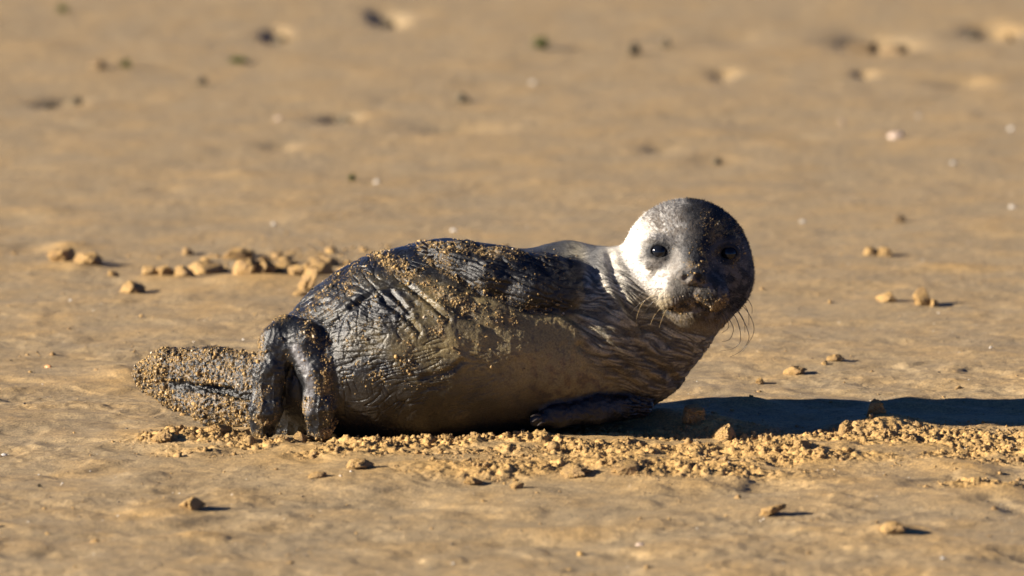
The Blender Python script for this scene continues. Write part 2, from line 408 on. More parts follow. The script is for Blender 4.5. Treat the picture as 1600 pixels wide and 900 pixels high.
# shells and bits of weed
def shell_mat(name, c):
    m = Mat(name); tc = m.n("ShaderNodeTexCoord").outputs["Object"]
    n = m.noise(tc, 300, 3)
    m.l(m.mix(m.ramp(n, [(0.3, (0, 0, 0)), (0.7, (1, 1, 1))]), c, tuple(q*.8 for q in c)), m.b.inputs["Base Color"])
    m.b.inputs["Roughness"].default_value = .3; return m.m
M_SHELL = shell_mat("shell_white", (.62, .58, .52)); M_PINK = shell_mat("shell_pink", (.55, .42, .33)); M_ORANGE = shell_mat("shell_orange", (.62, .30, .12))
SHELLS = [
 (710, 360, 12, 'w', "white shell fragment on the beach behind the pup's back"),
 (588, 286, 10, 'w', "white shell fragment above and left of the pup's hip"),
 (428, 350, 9, 'w', "white shell fragment behind the heap of sand clods"),
 (1582, 324, 12, 'w', "bright white shell by the right edge, level with the head"),
 (1490, 254, 11, 'w', "pale blurred shell fragment above the bright one at right"),
 (1398, 215, 26, 'p', "long pinkish shell fragment far off at right"),
 (832, 130, 9, 'w', "pale blurred shell far off above the pup's shoulder"),
 (1316, 189, 9, 'p', "round pinkish shell far off right of the head"),
 (1580, 203, 12, 'w', "pale blurred shell by the right edge, far off"),
 (1548, 544, 6, 'w', "tiny white shell chip on the smooth sand at right"),
 (708, 879, 5, 'w', "tiny white chip near the bottom edge, left of middle"),
 (1473, 879, 8, 'w', "white chip on the sand at the lower right"),
 (1435, 183, 8, 'w', "faint white chip left of the pinkish shell"),
 (434, 185, 12, 'p', "pale blurred shell far off at upper left"),
 (5, 703, 12, 'w', "white chip at the left edge of the near sand"),
 (60, 731, 4, 'w', "very small white chip on the near sand at left"),
 (75, 572, 13, 'o', "orange shell piece left of the sandy flipper"),
 (1254, 345, 10, 'w', "white chip right of the pup's head"),
 (1000, 852, 14, 'p', "flat pale shell piece on the near sand at centre right"),
 (110, 470, 6, 'w', "small white chip left of the lone wedge clod"),
 (380, 530, 5, 'w', "tiny white chip just above the sandy flipper"),
]
def make_shell(k, u, v, w, kind, label):
    g = G(u, v); s = scale_at(g[0], g[1]); a = w*s/2; n = 14; V = []; rr = np.random.default_rng(k)
    prof = [(0, .35), (.35, .33), (.7, .22), (1., 0), (.94, -.06), (.65, .12), (.3, .22), (0, .25)]
    ed = 1 + rr.uniform(-.25, .15, n); ed[rr.integers(0, n)] = .5
    for (pr, pz) in prof:
        for i in range(n):
            t = 2*math.pi*i/n; V.append((pr*ed[i]*math.cos(t), pr*ed[i]*math.sin(t)*.8, pz*(1 + .12*math.cos(t*6))))
    Fc = [[j*n+i, j*n+(i+1) % n, (j+1)*n+(i+1) % n, (j+1)*n+i] for j in range(len(prof)-1) for i in range(n)]
    o = mesh_obj("shell_fragment", np.array(V)*a, Fc, {'w': M_SHELL, 'p': M_PINK, 'o': M_ORANGE}[kind])
    o.location = (g[0], g[1], gh(g[0], g[1]) + .15*a); o.rotation_euler = (rr.uniform(0.3, .9), rr.uniform(-.5, .1), rr.uniform(-.6, .6))
    tag(o, label, "shell", "shell fragments on the beach")
for k, c in enumerate(SHELLS): make_shell(k, *c)
WEEDS = [
 (196, 108, 24, 15, "bright green weed tuft far off at upper left"),
 (372, 98, 38, 9, "flat green weed strip far off left of centre"),
 (550, 285, 18, 12, "small green weed scrap above the pup's hip"),
 (845, 76, 36, 18, "dark olive weed clump far off above the pup's shoulder"),
 (62, 759, 11, 5, "tiny dark brown weed scrap on the near sand at left"),
 (100, 20, 30, 10, "pale green weed smear in the upper left corner"),
]
def make_weed(k, u, v, w, h, label):
    g = G(u, v); s = scale_at(g[0], g[1]); a = w*s/2; b = h*s; rr = np.random.default_rng(k+40); V = []; Fc = []
    for st in range(26):
        p = rr.normal(0, .3, 2)*a; th = rr.uniform(0, 6.28); L = a*rr.uniform(.3, .8); wd = a*.09; up = b*rr.uniform(.3, 1.1); n = 7; b0 = len(V)
        for i in range(n):
            t = i/(n-1); c = np.array([p[0] + L*t*math.cos(th+t), p[1] + L*t*math.sin(th+t), up*math.sin(math.pi*t*.9) + .001])
            nrm = np.array([-math.sin(th+t), math.cos(th+t), .3])*wd*(1-.6*t)
            tk = np.array([0, 0, wd*.3])
            V += [c+nrm, c+tk, c-nrm, c-tk]
        for i in range(n-1):
            for j in range(4): Fc.append([b0+i*4+j, b0+i*4+(j+1) % 4, b0+i*4+4+(j+1) % 4, b0+i*4+4+j])
    o = mesh_obj("seaweed_scrap", np.array(V), Fc, M_GREY if k == 4 else M_WEED)
    o.location = (g[0], g[1], gh(g[0], g[1])); tag(o, label, "seaweed", "scraps of weed on the beach")
for k, c in enumerate(WEEDS): make_weed(k, *c)

# ================================================================ the seal pup
def WS(u, v, y):                            # the fore end lies a little farther back than the tail
    t = min(max((u-600)/400., 0), 1); return W(u, v, y + .012*t*t*(3-2*t))
def cone(a, b, f=1.0):
    (u0, v0, y0, r0), (u1, v1, y1, r1) = a, b
    A, B = WS(u0, v0, y0), WS(u1, v1, y1); return ('c', A.astype(np.float32), B.astype(np.float32), r0*K, r1*K, f)
def ell(u, v, y, ru, rv, ry, rot=0.0):
    return ('e', WS(u, v, y).astype(np.float32), np.array([ru, ry, rv], np.float32)*K, math.cos(rad(rot)), math.sin(rad(rot)))
def chain(pts, f=1.0): return [cone(pts[i], pts[i+1], f) for i in range(len(pts)-1)]
def pd(p, P):
    if p[0] == 'c':
        _, A, B, r0, r1, f = p
        ab = B-A; L = float(ab@ab); d = P-A
        t = np.clip((d@ab)/L, 0, 1)
        q = d - t[:, None]*ab; r = r0 + (r1-r0)*t
        if f == 1.0: return np.sqrt((q*q).sum(1)) - r
        qx, qy, qz = q[:, 0]**2, q[:, 1]**2, q[:, 2]**2
        l = np.sqrt(qx + f*f*qy + qz) + 1e-9
        return (l-r)*l/np.sqrt(qx + f**4*qy + qz + 1e-12)
    _, C, Rr, c, s = p
    d = P-C; x = d[:, 0]*c - d[:, 2]*s; z = d[:, 0]*s + d[:, 2]*c
    q = np.stack([x, d[:, 1], z], 1)
    k0 = np.sqrt(((q/Rr)**2).sum(1)) + 1e-9; k1 = np.sqrt(((q/Rr**2)**2).sum(1)) + 1e-9
    return k0*(k0-1)/k1
def smin(a, b, k):
    h = np.maximum(k-np.abs(a-b), 0)/k; return np.minimum(a, b) - h*h*k*.25
def smax(a, b, k): return -smin(-a, -b, k)
def uni(ps, P, k):
    d = pd(ps[0], P)
    for p in ps[1:]: d = smin(d, pd(p, P), k)
    return d

BODY = chain([(470, 598, -.135, 66), (540, 568, -.12, 116), (620, 542, -.118, 141), (700, 532, -.114, 146), (780, 536, -.112, 134), (860, 545, -.108, 118), (925, 562, -.098, 92), (985, 596, -.085, 50)])
BACK = chain([(700, 520, -.085, 130), (800, 520, -.075, 118), (880, 500, -.075, 105)])
NECK = chain([(860, 500, -.06, 108), (940, 512, -.112, 100), (997, 552, -.108, 76), (1045, 503, -.112, 67), (1080, 470, -.12, 60)]) + \
       chain([(982, 585, -.06, 60), (995, 560, -.065, 70)]) + chain([(950, 480, -.105, 88), (1030, 455, -.105, 78)])
SHOULDER = chain([(845, 452, -.075, 56), (885, 450, -.07, 68), (935, 470, -.06, 80)])
HEAD = [ell(1073, 409, -.112, 98, 97, 94), ell(1026, 438, -.105, 66, 64, 62), ell(1117, 436, -.110, 57, 60, 60), ell(1080, 470, -.13, 62, 48, 52)]
MUZZLE = [ell(1082, 450, -.186, 50, 38, 50), ell(1082, 488, -.182, 35, 23, 44)]
PADS = [ell(1056, 457, -.209, 33, 26, 27, -22), ell(1107, 459, -.207, 33, 26, 27, 22)]
NOSE = [cone((1084, 385, -.170, 30), (1081, 425, -.206, 26)), ell(1081, 432, -.229, 23, 12, 11)]
BROW = [ell(1030, 376, -.180, 24, 9, 9, 12), ell(1138, 379, -.163, 20, 8, 6, -14), ell(1024, 412, -.184, 18, 7, 7, -12)]
FORE_U = chain([(905, 440, -.135, 34), (850, 434, -.165, 34), (790, 424, -.180, 32), (725, 405, -.168, 26), (672, 391, -.152, 15)])
FORE_L = chain([(888, 462, -.178, 28), (825, 452, -.202, 28), (760, 431, -.204, 22), (700, 405, -.188, 15)])
FORE_B = chain([(1000, 632, -.150, 22), (930, 640, -.188, 22), (870, 650, -.207, 17), (838, 657, -.212, 10)], 1.4)
HF1 = chain([(470, 612, -.14, 58), (415, 602, -.11, 44), (335, 580, -.06, 36), (262, 574, -.02, 28), (226, 582, .0, 18)], 1.9)
HF1b = chain([(430, 640, -.12, 34), (340, 630, -.07, 36), (272, 610, -.02, 25), (229, 594, .0, 16)], 1.9)
HF1c = chain([(400, 600, -.085, 40), (300, 596, -.03, 28)], 3.2)
HF2 = chain([(472, 560, -.16, 44), (450, 526, -.185, 30), (436, 536, -.200, 28), (421, 580, -.207, 24), (415, 640, -.207, 25), (411, 668, -.20, 21)], 1.5)
HF2b = chain([(450, 524, -.19, 28), (476, 538, -.205, 32), (496, 580, -.215, 28), (500, 636, -.215, 25), (500, 668, -.21, 22)], 1.45)
HF2c = chain([(458, 555, -.160, 34), (458, 640, -.150, 34), (458, 668, -.150, 30)], 2.4)
EYES = [(1030, 393, -.1800, 14.5), (1139, 396, -.1640, 14.5)]     # u, v, depth of the centre, radius
def sdf(P):
    P = P.astype(np.float32)
    d = uni(BODY, P, .03)
    d = smin(d, uni(BACK, P, .03), .03)
    nk = uni(NECK, P, .025); nk = smin(nk, uni(SHOULDER, P, .02), .02)
    d = smin(d, nk, .008)
    h = uni(HEAD, P, .018); h = smin(h, uni(MUZZLE, P, .012), .016)
    nz = uni(NOSE[:1], P, .01); h = smin(h, nz, .012)
    pads = np.minimum(pd(PADS[0], P), pd(PADS[1], P)); h = smin(h, pads, .010)
    h = smin(h, pd(NOSE[1], P), .006)
    h = smin(h, uni(BROW, P, .004), .010)
    # eye sockets, nostrils, mouth
    for (u, v, y, r) in EYES:
        h = smax(h, -pd(ell(u, v, y-.021, 20, 13, 14), P), .007)
        h = smin(h, pd(ell(u, v, y-.004, 18, 14.5, 10.5), P), .005)
        h = smax(h, -pd(ell(u, v, y-.016, 14, 9.3, 17, 8 if u < 1080 else -8), P), .0025)
    h = smax(h, -pd(cone((1062, 427, -.246, 4.5), (1071, 435, -.238, 6.0)), P), .003)
    h = smax(h, -pd(cone((1100, 427, -.244, 4.5), (1092, 435, -.238, 6.0)), P), .003)
    for a, b in (((1081, 440, -.246, 1.4), (1081, 470, -.237, 2.6)), ((1081, 472, -.234, 4.5), (1058, 481, -.226, 3.6)), ((1058, 481, -.226, 3.2), (1036, 489, -.203, 2.0)),
                 ((1081, 472, -.234, 4.5), (1104, 481, -.222, 3.6)), ((1104, 481, -.222, 3.2), (1126, 488, -.196, 2.0))):
        h = smax(h, -pd(cone(a, b), P), .004)
    d = smin(d, h, .010)
    ff = np.minimum(uni(FORE_U, P, .016), uni(FORE_L, P, .016)); ff = smin(uni(FORE_U, P, .016), uni(FORE_L, P, .016), .012)
    ff = smax(ff, -1.0*(ff*0+1), .001)
    d = smin(d, ff, .004)
    d = smin(d, uni(FORE_B, P, .012), .006)
    hf = smin(uni(HF1, P, .012), uni(HF1b, P, .012), .005); hf = smin(hf, uni(HF1c, P, .01), .006)
    hf = smax(hf, -pd(cone((258, 598, -.036, 5), (340, 608, -.080, 9)), P), .004); hf = smax(hf, -pd(cone((340, 608, -.080, 9), (415, 622, -.130, 13)), P), .004)
    d = smin(d, hf, .012)
    h2 = smin(uni(HF2, P, .010), uni(HF2b, P, .010), .008); h2 = smin(h2, uni(HF2c, P, .01), .006)
    d = smin(d, h2, .008)
    # navel slit
    d = smax(d, -pd(cone((744, 565, -.232, 4), (752, 590, -.228, 7.0)), P), .006)
    d = smax(d, -pd(cone((752, 590, -.228, 7.0), (742, 612, -.222, 4)), P), .006)
    d = smin(d, pd(ell(712, 552, -.240, 9, 12, 8, 15), P), .010)
    return d
def sdf_big(P, ch=400000):
    return np.concatenate([sdf(P[i:i+ch]) for i in range(0, len(P), ch)])

def surface_nets(lo, hi, h):
    n = np.ceil((hi-lo)/h).astype(int)+1
    ax = [lo[i] + h*np.arange(n[i]) for i in range(3)]
    # coarse pass keeps only the cells near the skin
    c = 4; nc = (n+c-1)//c + 1
    cx = [lo[i] + h*c*np.arange(nc[i]) for i in range(3)]
    CG = np.stack(np.meshgrid(*cx, indexing='ij'), -1).reshape(-1, 3)
    DC = sdf_big(CG).reshape(nc)
    near = np.abs(DC) < h*c*2.2
    full = np.repeat(np.repeat(np.repeat(near, c, 0), c, 1), c, 2)
    base = np.repeat(np.repeat(np.repeat(DC, c, 0), c, 1), c, 2)
    pad = c//2
    full = full[pad:pad+n[0], pad:pad+n[1], pad:pad+n[2]]; D = base[pad:pad+n[0], pad:pad+n[1], pad:pad+n[2]].copy()
    n = np.array(D.shape)
    I = np.argwhere(full); P = lo + h*I
    D[full] = sdf_big(P)
    S = D < 0
    cell = np.zeros(n-1, np.int32) - 1
    acc = np.zeros((*(n-1), 3), np.float32); cnt = np.zeros(n-1, np.float32)
    for axn in range(3):
        o1, o2 = [q for q in range(3) if q != axn]
        for a in (0, 1):
            for b in (0, 1):
                s0 = [slice(0, -1)]*3; s1 = [slice(0, -1)]*3
                s0[o1] = slice(a, n[o1]-1+a); s0[o2] = slice(b, n[o2]-1+b); s1[o1] = s0[o1]; s1[o2] = s0[o2]; s1[axn] = slice(1, None)
                d0, d1 = D[tuple(s0)], D[tuple(s1)]
                cr = (d0 < 0) != (d1 < 0)
                t = np.where(cr, d0/np.where(cr, d0-d1, 1), 0)
                cnt += cr
                acc[..., axn] += np.where(cr, t, 0); acc[..., o1] += cr*a; acc[..., o2] += cr*b
    on = cnt > 0; cell[on] = np.arange(on.sum())
    ii = np.argwhere(on); V = lo + h*(ii + acc[on]/cnt[on][:, None])
    Q = []
    for axn in range(3):
        o1, o2 = (axn+1) % 3, (axn+2) % 3
        s0 = [slice(None)]*3; s1 = [slice(None)]*3; s0[axn] = slice(0, -1); s1[axn] = slice(1, None)
        A, B = S[tuple(s0)], S[tuple(s1)]
        cr = np.argwhere(A != B)
        ok = (cr[:, o1] > 0) & (cr[:, o2] > 0) & (cr[:, o1] < n[o1]-1) & (cr[:, o2] < n[o2]-1); cr = cr[ok]
        def at(da, db):
            q = cr.copy(); q[:, o1] += da; q[:, o2] += db; return cell[q[:, 0], q[:, 1], q[:, 2]]
        q = np.stack([at(-1, -1), at(0, -1), at(0, 0), at(-1, 0)], 1)
        fl = ~A[cr[:, 0], cr[:, 1], cr[:, 2]]; q[fl] = q[fl][:, ::-1]
        Q.append(q)
    return V, np.concatenate(Q)
lo = np.array([-.58, -.30, -.025]); hi = np.array([.37, .19, .34])
V, Q = surface_nets(lo, hi, .0042)
me = bpy.data.meshes.new("t"); me.from_pydata(V.tolist(), [], Q.tolist())
ob = bpy.data.objects.new("t", me); COL.objects.link(ob)
md = ob.modifiers.new("s", 'SUBSURF'); md.levels = 2; md.render_levels = 2
dg = bpy.context.evaluated_depsgraph_get(); em = ob.evaluated_get(dg).to_mesh()
V = np.zeros(len(em.vertices)*3, np.float32); em.vertices.foreach_get("co", V); V = V.reshape(-1, 3).astype(np.float64)
Q = np.zeros(len(em.loops), np.int32); em.loops.foreach_get("vertex_index", Q); Q = Q.reshape(-1, 4)
ob.evaluated_get(dg).to_mesh_clear(); bpy.data.objects.remove(ob); bpy.data.meshes.remove(me)
def grad(P, e=.0008):
    g = np.zeros_like(P)
    for a in range(3):
        o = np.zeros(3); o[a] = e; g[:, a] = sdf_big(P+o) - sdf_big(P-o)
    n = np.linalg.norm(g, axis=1)[:, None] + 1e-12
    return g/n
for _ in range(2):
    N = grad(V); d = sdf_big(V); V = V - N*np.clip(d, -.003, .003)[:, None]*.9
N = grad(V, .0015)
print("seal verts", len(V))

U_, V_ = PX(V)
x, y, z = V.T
def pk(p, s, seed=0): return perlin(p[0]*s, p[1]*s, p[2]*s, seed)
# distances to regions, in photo pixels
def seg(u, v, pts):
    best = np.full(u.shape, 1e9)
    for (a, b) in zip(pts[:-1], pts[1:]):
        ax_, ay_ = a; bx, by = b; L = (bx-ax_)**2 + (by-ay_)**2
        t = np.clip(((u-ax_)*(bx-ax_) + (v-ay_)*(by-ay_))/L, 0, 1)
        best = np.minimum(best, np.hypot(u-ax_-t*(bx-ax_), v-ay_-t*(by-ay_)))
    return best
def regions(P):
    u, v = PX(P); P32 = P.astype(np.float32)
    dh = np.minimum(np.minimum(uni(HEAD, P32, .018), uni(MUZZLE, P32, .012)), np.minimum(np.minimum(uni(NOSE, P32, .01), uni(PADS, P32, .01)), uni(BROW, P32, .01)))
    dn = smin(uni(NECK, P32, .025), uni(SHOULDER, P32, .02), .02)
    db = uni(BODY, P32, .03)
    dff = np.minimum(uni(FORE_U, P32, .016), uni(FORE_L, P32, .016))
    d1 = np.minimum(uni(HF1, P32, .012), uni(HF1b, P32, .012))
    d2 = np.minimum(np.minimum(uni(HF2[1:], P32, .010), uni(HF2b, P32, .010)), uni(HF2c, P32, .01))
    R_ = {}
    R_['fl1'] = ss(.010, .002, d1)*ss(445, 415, u); R_['slit'] = seg(u, v, [(270, 600), (330, 608), (405, 622)]); R_['fl2'] = ss(.012, .003, d2)*ss(540, 520, u)*(1-R_['fl1'])
    R_['fore'] = ss(.012, .003, dff)*ss(920, 880, u)
    R_['head'] = ss(.012, .002, dh)*ss(945, 975, u)
    nz_ = .006*fbm(P[:, 0]*30, P[:, 1]*30, P[:, 2]*30, 3, 66)
    for (eu, ev, _, _) in EYES: R_['head'] = np.maximum(R_['head'], ss(34, 28, np.hypot(u-eu, v-ev))*(dh < .03))
    R_['neck'] = ss(.014, -.010, dn-db+nz_)*(1-R_['head'])*ss(860, 890, u)*(1-R_['fore'])
    R_['foreb'] = ss(.008, .002, uni(FORE_B, P32, .012))*ss(600, 620, v)
    R_['u'], R_['v'] = u, v
    return R_
RG = regions(V)
head, neck, fore, fl1, fl2 = RG['head'], RG['neck'], RG['fore'], RG['fl1'], RG['fl2']
flip = np.clip(fore + fl1 + fl2 + RG['foreb'], 0, 1)
belly = np.clip(1-head-neck-flip, 0, 1)*ss(840, 400, 840-(U_-0)*0 + 0) if False else np.clip(1-head-neck-flip, 0, 1)
px, pz, py = x/K, -z/K, y/K
# neck: wet fur in wavy clumps
th = rad(22); wa = px + 14*perlin(px/60, pz/60, py/60, 71); wz = pz + 14*perlin(px/55, pz/55, py/55, 72)
al, ac = wa*math.cos(th) + wz*math.sin(th), -wa*math.sin(th) + wz*math.cos(th)
r1 = 1-np.abs(perlin(al/46, ac/7.5, py/25, 73))*2.4
r2 = 1-np.abs(perlin(al/30, ac/4.6, py/25, 74))*2.4
disp = np.zeros(len(V))
nkm = neck*ss(400, 440, V_)
disp -= nkm*(.0021*np.clip(r1, 0, 1)**2 + .0016*np.clip(r2, 0, 1)**2)
# throat and lower cheek share the clumps, pointing down
th = rad(68); wl, wc = wa*math.cos(th) + wz*math.sin(th), -wa*math.sin(th) + wz*math.cos(th)
r3 = 1-np.abs(perlin(wl/28, wc/7, py/20, 75))*2.3
RG['part'] = np.clip(ss(.25, .8, np.clip(r1, 0, 1)) + .6*ss(.4, .9, np.clip(r2, 0, 1)), 0, 1)*ss(400, 440, V_)
chk = head*ss(445, 485, V_)*ss(1000, 1010, U_+20)
disp -= chk*.0016*np.clip(r3, 0, 1)**2
disp += head*(.0006*pk((px, py, pz), 1/7., 76) + .0003*pk((px, py, pz), 1/3., 77))
# deep folds across the neck
def fold(pts, w, dep, puff=.4):
    d = seg(U_, V_, pts); return -dep*np.exp(-(d/w)**2) + puff*dep*np.exp(-((d-2.2*w)/(1.4*w))**2)
disp += (1-head)*fold([(925, 425), (962, 492), (1005, 552), (1052, 590)], 6, .005, .3)
disp += (1-.6*head)*fold([(952, 398), (962, 440), (982, 482), (1008, 514), (1040, 538)], 6.5, .0038, .4)
disp += (1-head)*fold([(880, 490), (930, 520), (975, 565), (1030, 600)], 5, .004)*ss(860, 880, U_)
disp += (1-head)*fold([(905, 540), (950, 572), (1000, 605)], 5, .0025)
# hip folds and belly wrinkles
lm = belly*ss(830, 700, U_)
th = rad(-35)+0*px
wa2 = px + 30*perlin(px/110, pz/110, py/110, 81); wz2 = pz + 30*perlin(px/110, pz/110, py/110, 82)
cx_, cz_ = WS(600, 650, 0)[0]/K, -W(600, 650, 0)[2]/K
rr_ = np.hypot(wa2-cx_, wz2-cz_); an = np.arctan2(wz2-cz_, wa2-cx_)
w1 = 1-np.abs(perlin(an*4.2, rr_/7., py/40, 83))*2.6
w2 = 1-np.abs(perlin(px/34 + .4, (wz2+.25*wa2)/6.4, py/40, 84))*2.6
w3 = 1-np.abs(perlin(wa2/12., wz2/30, py/30, 85))*2.6
hipm = belly*ss(720, 600, U_)
disp -= hipm*.0024*np.clip(w1, 0, 1)**5*ss(600, 480, V_)*ss(-.2, .25, perlin(px/60, pz/60, 1, 86)+.15)
disp -= lm*.0027*np.clip(w2, 0, 1)**5*ss(480, 520, V_)*ss(660, 620, V_)*ss(-.15, .25, perlin(px/50, pz/50, 1, 87)+.1)
disp -= hipm*.0016*np.clip(w3, 0, 1)**6*ss(0, .4, perlin(px/40, pz/40, 1, 88)+.2)
disp += belly*(.0022*perlin(px/42, pz/42, py/42, 89) + .0009*perlin(px/15, pz/15, py/15, 90) + .0004*perlin(px/5, pz/5, py/5, 91))
disp += belly*fold([(520, 505), (570, 465), (610, 455), (640, 490)], 4, .003)
disp += belly*fold([(548, 480), (590, 450), (630, 440), (668, 470), (700, 500)], 3.5, .0028)
disp += belly*fold([(600, 470), (640, 500), (655, 520)], 4, .003)
disp += belly*fold([(660, 590), (700, 582), (722, 565)], 4, .003)
disp += belly*fold([(700, 470), (740, 500), (770, 515)], 6, .002)
# flippers: toes, caked sand relief
disp += flip*(.0016*perlin(px/16, pz/16, py/16, 92) + .0009*perlin(px/6, pz/6, py/6, 93))
disp += fl1*(.0022*np.abs(perlin(px/10, pz/10, py/10, 94))*2 + .0012*perlin(px/4, pz/4, py/4, 95))
disp -= fl2*.0016*np.abs(np.sin((px + 6*perlin(px/30, pz/30, 0, 97))/5.5))**.5*ss(560, 600, V_)
thf = rad(17); fa, fc = px*math.cos(thf)+pz*math.sin(thf), -px*math.sin(thf)+pz*math.cos(thf)
disp -= fore*.0024*np.clip(1-np.abs(perlin(fa/60, fc/9., py/20, 96))*2.2, 0, 1)**2
P_skin = V + N*disp[:, None]

# colour of the coat
def coat(P, RG):
    u, v = RG['u'], RG['v']; px, py, pz = P[:, 0]/K, P[:, 1]/K, -P[:, 2]/K
    def c3(r, g, b): return np.array([r, g, b])
    def mx(a, b, t): return a*(1-t[:, None]) + b*t[:, None]
    n1 = perlin(px/45, py/45, pz/45, 101); n2 = perlin(px/14, py/14, pz/14, 102); n3 = perlin(px/5, py/5, pz/5, 103)
    one = np.ones(len(P))
    dark = c3(.008, .009, .012); tan = c3(.25, .19, .080); grey = c3(.026, .024, .017); white = c3(.66, .63, .58); cream = c3(.34, .27, .15)
    col = np.tile(dark, (len(P), 1))
    # belly: dark slate towards the tail and back, tan towards the chest
    t = ss(540, 860, u + 90*n1 + 60*n2 + 25*n3)*ss(410, 490, v + 20*n1)
    col = mx(col, grey, .55*ss(400, 470, v + 30*n1)*ss(-.2, .3, n1 + .4*n2 + .15))
    col = mx(col, tan, t*.95)
    col = mx(col, c3(.20, .11, .05), .45*ss(.1, .45, n2 + .5*n1)*ss(780, 850, u)*ss(500, 560, v))
    col = mx(col, c3(.06, .05, .04), .5*ss(.30, .50, n3 + .9*n2)*ss(700, 780, u))
    col = mx(col, c3(.010, .009, .009), .92*ss(565, 635, v + 25*n1 + 12*n2 + .10*(760-u)))  # underside shade painted into the coat, darker towards the ground
    # neck: pale grey to cream streaks
    nk = RG['neck']
    ncol = mx(np.tile(c3(.42, .37, .26), (len(P), 1)), c3(.52, .49, .43), ss(480, 430, v)*ss(900, 930, u))
    ncol = mx(ncol, c3(.29, .225, .115), ss(510, 580, v + 20*n1))
    ncol = mx(ncol, c3(.10, .095, .085), .4*ss(.05, .4, n2 + .5*n3))
    if RG.get('part') is not None: ncol = mx(ncol, c3(.035, .030, .022), .75*RG['part'])
    col = mx(col, ncol, nk)
    # shoulder hump: dark slate, paling to the right
    sh = ss(925, 880, u + 18*n2)*ss(480, 440, v + 10*n2)*ss(800, 830, u)
    col = mx(col, c3(.035, .038, .045), sh*.92)
    col = mx(col, c3(.07, .075, .085), .8*ss(955, 930, u)*ss(905, 925, u)*ss(440, 410, v))
    # head: white face, dark crown, bridge and eye mask
    hd = RG['head']
    hcol = np.tile(white, (len(P), 1))
    hcol = mx(hcol, cream*.8, ss(440, 480, v + 10*n2 + .25*(u-1010))*.9); hcol = mx(hcol, c3(.13, .12, .11), .85*ss(1036, 1062, u + 12*n1)*ss(1010, 1020, u)*ss(350, 365, v))
    hcol = mx(hcol, c3(.20, .15, .08), ss(500, 530, v + 10*n2)*.85)
    edge = u - (1000 + .55*(v-330)) + 24*n1 + 16*n2          # crown patch, slanting from brow to right cheek
    crown = ss(-12, 22, edge)*ss(400, 385, v - .75*(u-1060) + 14*n2)
    hcol = mx(hcol, c3(.055, .055, .060), np.clip(crown*(.80 + .5*n3 + .3*n2), 0, 1))
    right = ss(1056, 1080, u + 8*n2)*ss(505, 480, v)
    hcol = mx(hcol, c3(.008, .009, .013), right*.98)  # right half, muzzle side included: dark fur deepened by painted shade
    brow = np.exp(-(((u-1035)/46)**2 + ((v-352)/26)**2)); hcol = mx(hcol, c3(.16, .13, .10), .75*brow*ss(-.3, .2, n3 + .5*n2))
    for (eu, ev, _, _) in EYES:
        e = np.sqrt(((u-eu)/25)**2 + ((v-ev-1)/20)**2)
        hcol = mx(hcol, c3(.085, .078, .072), .8*ss(1.55, .95, e + .3*n2)); hcol = mx(hcol, c3(.012, .012, .014), ss(1.02, .72, e))
    hcol = mx(hcol, c3(.10, .09, .08), .75*ss(14, 8, np.hypot((u-1022)*.8, (v-413)*1.3)))
    mz = ss(40, 30, np.hypot((u-1081)*.9, (v-452)*1.05) + 4*n2)
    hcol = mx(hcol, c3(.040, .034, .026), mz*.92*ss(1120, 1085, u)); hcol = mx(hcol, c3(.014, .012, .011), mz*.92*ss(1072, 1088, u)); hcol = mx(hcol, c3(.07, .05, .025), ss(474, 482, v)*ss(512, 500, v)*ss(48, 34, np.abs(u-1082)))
    hcol = mx(hcol, c3(.03, .025, .018), .8*ss(7, 0, np.abs(v-462-10*n2) - 22)*ss(1085, 1100, u)*ss(1140, 1130, u))
    ns = ss(24, 18, np.hypot((u-1081)*.85, (v-431)*1.5)); hcol = mx(hcol, c3(.022, .021, .023), ns*.9)
    for eu in (1067, 1096): hcol = mx(hcol, c3(.006, .006, .006), ss(9, 5.5, np.hypot(u-eu, (v-432)*.9)))
    mo = seg(u, v, [(1040, 488), (1058, 481), (1081, 474), (1104, 481), (1122, 487)]); hcol = mx(hcol, c3(.010, .008, .007), ss(7.5, 3.5, mo))
    mo = seg(u, v, [(1081, 440), (1081, 472)]); hcol = mx(hcol, c3(.010, .009, .008), ss(5, 2.2, mo))
    hcol = mx(hcol, c3(.05, .04, .03), .7*ss(.22, .36, n3)*ss(30, 10, seg(u, v, [(1040, 455), (1065, 452)])))   # whisker follicles
    hcol = mx(hcol, c3(.15, .13, .11), .7*ss(.0, .3, n2 + .5*n3)*ss(390, 420, v)*ss(1000, 1020, u))
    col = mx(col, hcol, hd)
    # flippers
    fp = np.clip(RG['fore'] + RG['fl1'] + RG['fl2'] + RG['foreb'], 0, 1)
    col = mx(col, c3(.010, .011, .013), fp)
    col = mx(col, c3(.005, .005, .007), np.clip(RG['foreb'] + RG['fore']*.7, 0, 1))
    g2 = RG['fl2']*ss(12, 3, seg(u, v, [(462, 545), (476, 572), (486, 600), (478, 640)])); col = mx(col, c3(.14, .14, .15), g2)
    col = mx(col, c3(.30, .19, .07), RG['fl1']*.40*ss(-.1, .3, n3 + .4*n2)*ss(4, 10, RG['slit']))
    return np.clip(col, .004, .8)
RG['part'] = RG['part']
colv = coat(V, RG)
